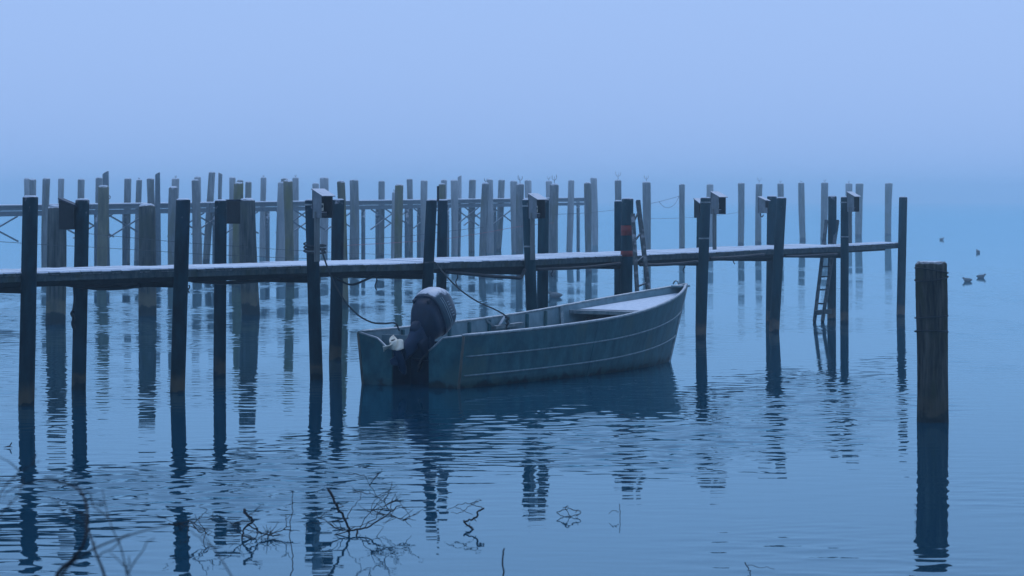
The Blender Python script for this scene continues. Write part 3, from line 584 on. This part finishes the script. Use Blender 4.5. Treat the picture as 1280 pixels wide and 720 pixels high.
# floor
fv = [hpt(u, .15, -1, .02) for u in us[3:-1]] + [hpt(u, .15, 1, .02) for u in us[3:-1]]; k = len(us[3:-1])
mesh_obj('floor', fv, [(i, i + 1, k + i + 1, k + i) for i in range(k - 1)], M['aluin'], boat)
# ribs
for side in (-1, 1):
    for u in (.14, .22, .30, .37, .44, .505, .57, .63):
        b = MB(); P = [hpt(u, .15 + (sheer(u) - .17) * j / 5, side, .055) for j in range(6)]; b.tube(P, .03, 4); b.build('rib', M['alu'], boat)
# foredeck and its bulkhead, near-black to stand in for shade under the deck
ud = [u for u in us if u >= .69]; fd = lambda u: sheer(u) - .095 - .10 * (u - .69)
k = len(ud); fv = [hpt(u, fd(u), -1, .03) for u in ud] + [hpt(u, fd(u), 1, .03) for u in ud]
fv += [q - Vector((0, 0, .035)) for q in fv]
ff = [(i, i + 1, k + i + 1, k + i) for i in range(k - 1)] + [(2 * k + k + i, 2 * k + k + i + 1, 2 * k + i + 1, 2 * k + i) for i in range(k - 1)] + [(0, k, 3 * k, 2 * k)]
mesh_obj('foredeck', fv, ff, M['aluin'], boat)
fv = [hpt(u, fd(u) + .012, -1, .05) for u in ud[1:-1]] + [hpt(u, fd(u) + .012, 1, .05) for u in ud[1:-1]]; k = len(ud) - 2
mesh_obj('foredeck_frost', fv, [(i, i + 1, k + i + 1, k + i) for i in range(k - 1)], M['frost'], boat)
b = MB(); a_, c_ = hpt(ud[0], fd(ud[0]) - .01, -1, .03), hpt(ud[0], fd(ud[0]) - .01, 1, .03); b.bar(a_, c_, .06, .06); b.build('foredeck_beam', M['rail'], boat)
b = MB(); uq = .75; yq = hbeam(uq, .3) - .10; b.box((uq * 7.62, 0, .56), (.02, yq * 2, .5)); b.build('bow_shade_bulkhead', M['boxin'], boat)  # black sheet in place of the shadowed space below the foredeck
b = MB()
for side in (1,): b.bar(hpt(.685, .2, side, .06), hpt(.68, sheer(.68), side, .05), .05, .09)
b.build('knee', M['rail'], boat)
# rack on the far side between two ribs
b = MB(); A_, B_ = hpt(.45, sheer(.45) - .15, 1, .09), hpt(.545, sheer(.545) - .15, 1, .09); b.bar(A_, B_, .1, .05)
b.build('side_rack', M['rail'], boat)
b = MB(); q = A_.lerp(B_, .35) + Vector((0, .01, .03)); b.add([q + Vector(d) for d in ((-.14, 0, 0), (.14, 0, 0), (.02, 0, .14), (-.14, -.05, 0), (.14, -.05, 0), (.02, -.05, .14))], [(0, 1, 2), (5, 4, 3), (0, 3, 4, 1), (1, 4, 5, 2), (2, 5, 3, 0)]); b.build('wedge_block', M['aluin'], boat)
b = MB(); b.bar(hpt(.43, sheer(.43) - .02, 1, .05), hpt(.455, sheer(.45) - .16, 1, .09), .03, .03); b.build('rack_stay', M['rail'], boat)
# plate seams on the near side
for u in (.46,):
    b = MB(); b.tube([hpt(u, sheer(u) * j / 8, -1, -.001) for j in range(9)], .004, 4); b.build('plate_seam', M['alu'], boat)

# ------------------------------------------------------------------ outboard engine, tilted up
eng = empty('outboard_motor', BC + Vector((.5615 * .23, .8276 * .23, .70)), bang)
tag(eng, 'navy outboard motor tilted up on the boat\'s stern, rimed cowl and cream propeller', 'outboard motor')
TL = R(60); Rm = Matrix.Rotation(TL, 3, 'Y')     # upright engine frame -> tilted: top leans forward
def E3(p_): return Rm @ Vector(p_)
def sup(cx, cz, lx, ly, n_=24, ex=2.6):          # rounded section in the engine's horizontal plane
    o = []
    for k in range(n_):
        a = k * 2 * math.pi / n_; ca, sa = math.cos(a), math.sin(a)
        o.append(E3((cx + lx * math.copysign(abs(ca) ** (2 / ex), ca), ly * math.copysign(abs(sa) ** (2 / ex), sa), cz)))
    return o
def loft(name, secs, mat, parent, smooth=True, ex=2.6):
    b = MB(); b.loft([sup(*s_, ex=ex) for s_ in secs]); o = b.build(name, M[mat], parent, smooth); return o
# (centre fore-aft, height up the shaft, half length, half width)
cowl = loft('cowl', [(-.15, .39, .355, .243), (-.15, .45, .37, .25), (-.15, .58, .365, .247), (-.14, .70, .335, .23), (-.12, .785, .28, .195), (-.10, .825, .2, .14), (-.09, .84, .1, .07)], 'cowl', eng, ex=3.0)
loft('cowl_seam', [(-.15, .375, .35, .24), (-.15, .39, .362, .248), (-.15, .405, .366, .25), (-.15, .415, .35, .24)], 'motor', cowl, ex=3.0)
loft('lower_pan', [(-.06, .02, .15, .12), (-.08, .10, .21, .165), (-.12, .22, .29, .205), (-.15, .376, .345, .236)], 'motor', eng, ex=3.0)
b = MB()
for s in (-1, 1): b.box(E3((-.40, s * .13, .33)), (.16, .05, .07), M=Rm)
bevel(b.build('tilt_grip', M['motor'], eng), .015, 2)
for k, (zz, ln) in enumerate(((.50, .27), (.54, .26))):   # pale stripes along the cowl flank
    for s in (-1, 1):
        b = MB(); P = []
        for j in range(7):
            xx = -.14 - ln + 2 * ln * j / 6; q = 1 - abs((xx + .15) / .366) ** 3.0
            P.append(E3((xx, s * (.249 * max(q, .01) ** (1 / 3.0) + .001), zz + .04 * j / 6)))
        b.tube(P, .006, 5); b.build('flank_stripe', M['decal'], cowl)
for s in (-1, 1):                                 # unreadable row of letters on the flank: short upright strokes
    b = MB()
    for j in range(6):
        xx = -.28 + .05 * j; q = 1 - abs((xx + .14) / .36) ** 3.0; y_ = s * (.2445 * q ** (1 / 3.0) + .003)
        b.bar(E3((xx, y_, .585 + .006 * j)), E3((xx + .012, y_ * .985, .635 + .006 * j)), .012, .006)
    b.build('flank_lettering', M['decal'], cowl)
loft('midsection', [(-.02, -.52, .10, .045), (-.02, -.40, .115, .055), (-.03, -.2, .13, .075), (-.05, -.06, .16, .10), (-.06, .03, .18, .125)], 'motor2', eng)
loft('exhaust_bulge', [(-.17, -.10, .05, .05), (-.18, -.04, .075, .075), (-.19, .05, .085, .09), (-.19, .12, .06, .07)], 'motor', eng)
b = MB(); b.box(E3((.12, 0, -.02)), (.3, .26, .3), M=Rm); bevel(b.build('clamp_bracket', M['motor'], eng), .03, 2)
b = MB(); b.box((.12, .0, -.12), (.16, .3, .42)); bevel(b.build('transom_clamp', M['motor'], eng), .02, 2)
b = MB(); b.tube(spline([E3((.1, .1, .2)), E3((.25, .12, .1)), E3((.42, .1, -.02)), E3((.45, .06, -.2))], 5), .022, 7); b.build('control_cable', M['cable'], eng, True)
b = MB(); b.tube(spline([E3((.12, -.08, .12)), E3((.18, -.13, -.05)), E3((.22, -.1, -.2)), E3((.3, -.05, -.3))], 5), .016, 7); b.build('control_cable', M['cable'], eng, True)
# anti-ventilation plate, gearcase, skeg
b = MB(); v = [(-.3, .1, -.5), (-.12, .12, -.5), (.1, .04, -.5), (.1, -.04, -.5), (-.12, -.12, -.5), (-.3, -.1, -.5)]
b.loft([[E3(q) for q in v], [E3((x, y, z - .014)) for x, y, z in v]]); b.build('cavitation_plate', M['motor2'], eng)
GZ = -.57
loft('gearcase_strut', [(-.0, GZ, .13, .028), (-.01, -.58, .12, .035), (-.02, -.515, .11, .045)], 'motor2', eng)
b = MB(); rings = []
for xx, rr in ((.27, .012), (.24, .035), (.17, .058), (.05, .066), (-.08, .066), (-.17, .058), (-.2, .05)):
    rings.append([E3((xx, math.cos(a * math.pi / 8) * rr, GZ + math.sin(a * math.pi / 8) * rr)) for a in range(16)])
b.loft(rings); b.build('gearcase', M['motor2'], eng, True)
b = MB(); v = [(.1, GZ - .04), (-.1, GZ - .04), (-.12, GZ - .2), (-.04, GZ - .21)]
b.loft([[E3((x, -.009, z)) for x, z in v], [E3((x, .009, z)) for x, z in v]]); b.build('skeg', M['motor2'], eng)
prop = empty('propeller', (0, 0, 0)); prop.parent = eng
b = MB(); rings = []
for xx, rr in ((-.2, .062), (-.24, .064), (-.31, .06), (-.34, .055), (-.34, .042), (-.32, .04)):
    rings.append([E3((xx, math.cos(a * math.pi / 8) * rr, GZ + math.sin(a * math.pi / 8) * rr)) for a in range(16)])
b.loft(rings, False); b.build('hub', M['prop'], prop, True)
b = MB(); rings = [[E3((-.322, math.cos(a * math.pi / 8) * .041, GZ + math.sin(a * math.pi / 8) * .041)) for a in range(16)]]; b.add(rings[0], [tuple(range(16))]); b.build('hub_hole', M['hole'], prop)
for q in range(3):
    a0 = q * 2 * math.pi / 3 + R(185); v = []; f = []; nr, nc = 6, 7
    for i in range(nr):
        rr = .055 + .125 * i / (nr - 1); half = .5 * math.sin(math.pi * (.22 + .70 * i / (nr - 1)))  # blade half angle
        for j in range(nc):
            s_ = j / (nc - 1) * 2 - 1; a = a0 + s_ * half * (.055 + .05) / rr * 1.5
            v.append(E3((-.255 + s_ * .055 - .02 * (i / nr), math.cos(a) * rr, GZ + math.sin(a) * rr)))
    for i in range(nr - 1):
        for j in range(nc - 1): f.append((i * nc + j, i * nc + j + 1, (i + 1) * nc + j + 1, (i + 1) * nc + j))
    o = mesh_obj('blade', v, f, M['prop'], prop, True); sm = o.modifiers.new('thick', 'SOLIDIFY'); sm.thickness = .009; sm.offset = 0

# ------------------------------------------------------------------ water birds
def bird(x, y, Z, rz, s, label, upright=False):
    t = empty('water_bird', (at(x, 247, Z).x, Z, 0), rz); tag(t, label, 'bird', 'birds resting on the water')
    b = MB(); rings = []
    for xx, zc, hw, hh in ((-.21, .085, .008, .008), (-.17, .075, .05, .04), (-.08, .06, .09, .085), (.03, .06, .095, .095), (.11, .07, .07, .085), (.16, .09, .04, .06), (.18, .1, .01, .02)):
        rings.append([Vector((xx * s, math.cos(a * math.pi / 6) * hw * s, (zc + math.sin(a * math.pi / 6) * hh) * s)) for a in range(12)])
    b.loft(rings); b.build('body', M['bird'], t, True)
    b = MB(); b.tube([Vector(q) * s for q in spline([(.10, 0, .09), (.16, 0, .12), (.175, 0, .14)], 3)], [.045 * s] * 3 + [.036 * s] * 3 + [.03 * s], 8); b.build('neck', M['bird'], t, True)
    b = MB(); rings = [[Vector(((.18 + xx) * s, math.cos(a * math.pi / 5) * hw * s, (.15 + math.sin(a * math.pi / 5) * hw) * s)) for a in range(10)] for xx, hw in ((-.05, .008), (-.035, .03), (0, .04), (.03, .032), (.045, .014))]
    b.loft(rings); b.build('head', M['bird'], t, True)
    b = MB(); b.tube([Vector((.22 * s, 0, .147 * s)), Vector((.262 * s, 0, .135 * s))], [.014 * s, .003], 6); b.build('bill', M['clamp'], t, True)
bird(694.5, 371, depth_of(372), R(180), .95, 'dark water bird swimming just right of the two middle jetty piles')
bird(1209.5, 351, depth_of(352), R(150), .8, 'left bird of the pair resting on the water right of the mooring post')
bird(1226, 347, depth_of(347.5), R(10), .8, 'right bird of the pair resting on the water right of the mooring post')
bird(1222.5, 316, depth_of(316), R(100), .95, 'farther lone bird on the water above the pair at right')
bird(1177, 299, depth_of(300), R(30), .9, 'faint farthest bird on the water above the mooring post')

# ------------------------------------------------------------------ branches in the water and twigs on the bank
def twig(b, p0, p1, r0, r1, rnd, kink=.08, n=6):
    p0, p1 = Vector(p0), Vector(p1); d = p1 - p0; pts = [p0]
    for i in range(1, n): pts.append(p0.lerp(p1, i / n) + Vector((rnd.uniform(-1, 1), rnd.uniform(-1, 1), rnd.uniform(-1, 1))) * kink * d.length / 2)
    pts.append(p1); b.tube(pts, [r0 + (r1 - r0) * i / n for i in range(n + 1)], 5); return pts
def drowned_branch(label, lines, Zc, seed, extra=14, er=.3, group='dead branches in the shallow water'):
    """lines: photo polylines (x, y, depth offset, radius)"""
    rnd = random.Random(seed); b = MB(); ends = []
    for ln, r0, r1 in lines:
        P = [at(x, y, Zc + dz) for x, y, dz in ln]; S = spline(P, 4); S = [s_ + Vector((rnd.uniform(-1, 1), rnd.uniform(-1, 1), rnd.uniform(-1, 1))) * .008 for s_ in S]
        b.tube(S, [.72 * (r0 + (r1 - r0) * i / (len(S) - 1)) for i in range(len(S))], 6); ends += S[1:]
    for k in range(extra):
        p0 = rnd.choice(ends); e = p0 + Vector((rnd.uniform(-1, 1), rnd.uniform(-.8, .8), rnd.uniform(-.45, .7))) * er * rnd.uniform(.5, 1.2)
        q = twig(b, p0, e, .0042, .0018, rnd)
        for _ in range(2):
            s_ = rnd.choice(q[1:]); twig(b, s_, s_ + Vector((rnd.uniform(-1, 1), rnd.uniform(-.6, .6), rnd.uniform(-.5, .6))) * er * .45, .003, .0014, rnd, n=4)
    o0 = at(lines[0][0][0][0], 247, Zc); o0.z = 0
    b.v = [q - o0 for q in b.v]; o = b.build('drowned_branch', M['bark']); o.location = o0; tag(o, label, 'branch', group)
Zb = depth_of(668)
drowned_branch('forked dead branch rising from the water left of the boat\'s reflection', [
    ([(411, 612, .1), (421, 632, 0), (432, 652, 0), (437, 663, 0), (433, 675, 0), (424, 690, -.1)], .017, .010), ([(437, 663, 0), (455, 660, .1), (470, 653, .1), (487, 640, .2), (500, 632, .3)], .011, .005),
    ([(447, 662, 0), (445, 672, -.1), (447, 684, -.1), (452, 695, -.2)], .012, .006), ([(487, 637, .2), (478, 626, .2), (470, 618, .3), (455, 594, .4)], .006, .003), ([(470, 655, .1), (488, 640, .3), (497, 632, .4)], .005, .003),
    ([(487, 641, .2), (500, 650, .2), (512, 648, .2), (510, 642, .3), (493, 617, .4)], .005, .0025), ([(413, 655, 0), (425, 663, 0), (437, 662, 0)], .006, .008), ([(437, 663, 0), (415, 670, 0), (392, 672, .1), (376, 675, .1)], .007, .003),
    ([(450, 660, .1), (462, 640, .2), (470, 625, .2), (495, 607, .3)], .005, .0025), ([(432, 652, 0), (440, 635, .1), (452, 620, .2), (450, 612, .2)], .005, .0025)], Zb, 21, 26, .34)
drowned_branch('low bent branch stub with rootlets in the water left of the forked branch', [
    ([(304.5, 636, .1), (307, 642, 0), (313, 648, 0), (316.5, 653, 0), (310, 656, 0), (304, 664, 0), (303, 676, -.1)], .018, .009), ([(310, 656, 0), (322, 664, 0), (333, 668, 0), (348, 664, .1), (362, 658, .1)], .009, .004),
    ([(316, 654, 0), (322, 662, 0), (320, 675, -.1)], .007, .004), ([(335, 667, 0), (336, 680, -.1)], .005, .003)], depth_of(672), 22, 20, .25)
drowned_branch('thin rooty branch half under water among the left pile reflections', [
    ([(210, 655, 0), (225, 656, 0), (238, 652, .1), (248, 664, 0), (258, 665, 0), (252, 680, -.1)], .008, .004), ([(240, 655, 0), (255, 646, .1), (275, 650, .1)], .005, .003), ([(236, 656, 0), (233, 678, -.1)], .006, .004)], depth_of(676), 23, 10, .22)
drowned_branch('small hooked stick with a dead leaf poking from the water below the motor', [
    ([(604, 635, .1), (598, 640, 0), (595, 646, 0), (586, 650, 0), (580, 652, 0), (587, 659, -.1), (595, 664, -.1), (598, 671, -.2)], .011, .011), ([(604, 635, .1), (590, 631, .1), (580, 629, .1), (565, 634, .1), (556, 641, 0)], .005, .003),
    ([(596, 627, .2), (585, 634, .1), (575, 641, 0), (563, 640, 0)], .004, .003), ([(570, 635, 0), (578, 637, 0), (590, 644, 0)], .004, .003)], depth_of(660), 24, 3, .12)
drowned_branch('small ring of floating twig below the boat\'s middle', [
    ([(696, 641, 0), (704, 638, 0), (713, 636, 0), (727, 641, 0), (715, 645, 0), (703, 645, 0), (696, 641, 0)], .005, .005), ([(704, 634, .1), (707, 636, 0), (713, 645, 0)], .004, .004)], depth_of(646), 25, 3, .08)
drowned_branch('tiny thin stick upright in the water right of the floating twig', [([(774, 629, .0), (774.3, 640, 0), (774, 656, 0)], .004, .004), ([(760, 642, 0), (768, 638, 0), (774, 640, 0)], .003, .003)], depth_of(648), 26, 0)
drowned_branch('thin upright reed stem at the bottom of the picture', [([(630, 687, 0), (629.5, 700, 0), (629, 735, 0)], .007, .008)], 17.5, 27, 0)
drowned_branch('short slanting stick low in the water below the boat\'s bow', [([(932, 703, 0), (936, 712, 0), (940, 722, 0)], .006, .006), ([(936, 707, 0), (955, 709, 0), (968, 710, 0)], .003, .002)], 20.3, 28, 0)
drowned_branch('long thin bare stem standing in the water left of the forked branch', [([(366, 616, 0), (365, 640, 0), (362, 665, 0), (365, 690, 0), (366, 705, 0), (364, 722, 0)], .004, .006)], 20.0, 29, 0)
# shrub on the bank, out of focus
def shrub(label, Zc, stems, seed, extra):
    rnd = random.Random(seed); t = empty('bare_shrub', (at(90, 247, Zc).x, Zc, .05)); tag(t, label, 'shrub')
    for ln, r0, r1 in stems:
        P = [at(x, y, Zc + dz) for x, y, dz in ln]; S = spline(P, 5); b = MB(); b.tube(S, [.7 * (r0 + (r1 - r0) * i / (len(S) - 1)) for i in range(len(S))], 6)
        for k in range(extra):
            p0 = rnd.choice(S[len(S) // 3:]); twig(b, p0, p0 + Vector((rnd.uniform(-1, 1), rnd.uniform(-.5, .5), rnd.uniform(-.1, .9))) * .18 * rnd.uniform(.4, 1), .0028, .0014, rnd, .12, 5)
        b.v = [q - t.location for q in b.v]; b.build('stem', M['bark'], t)
shrub('out-of-focus bare twigs of a bank shrub in the lower left corner', 9.0, [
    ([(40, 860, 0), (60, 760, 0), (72, 718, 0), (92, 698, 0), (106, 676, 0), (109, 645, .1), (105, 622, .2), (92, 608, .3), (60, 600, .4), (35, 604, .5), (10, 614, .5), (4, 622, .5)], .012, .002),
    ([(140, 860, .1), (137, 760, .1), (130, 718, 0), (120, 692, 0), (111, 664, .1), (100, 640, .2)], .010, .003), ([(60, 760, .1), (80, 715, .1), (110, 690, .1), (150, 673, .1), (195, 660, .2), (245, 652, .2), (290, 655, .3)], .0065, .002),
    ([(-10, 640, .2), (5, 610, .3), (25, 590, .3), (50, 576, .4)], .004, .002), ([(-20, 680, .2), (0, 645, .3), (22, 620, .3), (30, 600, .4)], .004, .002), ([(330, 830, .1), (305, 755, .1), (288, 718, 0), (270, 690, .1), (255, 670, .1), (236, 648, .2)], .0045, .002),
    ([(190, 830, .1), (172, 745, .1), (158, 712, 0), (150, 702, 0), (137, 690, .1)], .004, .002), ([(170, 790, 0), (154, 695, .1), (140, 660, .1), (134, 640, .2), (128, 612, .3)], .004, .0018)], 31, 2)
# a dead leaf on the water
b = MB(); b.add([(-.05, 0, 0), (0, -.02, .004), (.05, .005, .0), (0, .03, .012)], [(0, 1, 2, 3)]); b.add([(.01, .0, .004), (.035, .0, .05), (.045, .012, .05), (.02, .01, .004)], [(0, 1, 2, 3)])
o = b.build('dead_leaf', M['bark']); o.location = (at(10, 247, depth_of(560)).x, depth_of(560), .012); tag(o, 'small dark curled leaf afloat at the left edge', 'leaf')
so = o.modifiers.new('thick', 'SOLIDIFY'); so.thickness = .003

# ------------------------------------------------------------------ haze: one even body of air round everything
mh = bpy.data.materials.new('haze_air'); mh.use_nodes = True; n = mh.node_tree
for q in list(n.nodes):
    if q.type != 'OUTPUT_MATERIAL': n.nodes.remove(q)
pv_ = n.nodes.new('ShaderNodeVolumePrincipled'); pv_.inputs['Color'].default_value = (.79, .94, 1, 1)
pv_.inputs['Density'].default_value = .0018; pv_.inputs['Anisotropy'].default_value = .93
n.links.new(pv_.outputs[0], [q for q in n.nodes if q.type == 'OUTPUT_MATERIAL'][0].inputs['Volume'])
b = MB(); b.box((0, 730, 4.0), (3040, 1600, 11.0)); hz = b.build('haze', mh); hz['kind'] = 'stuff'
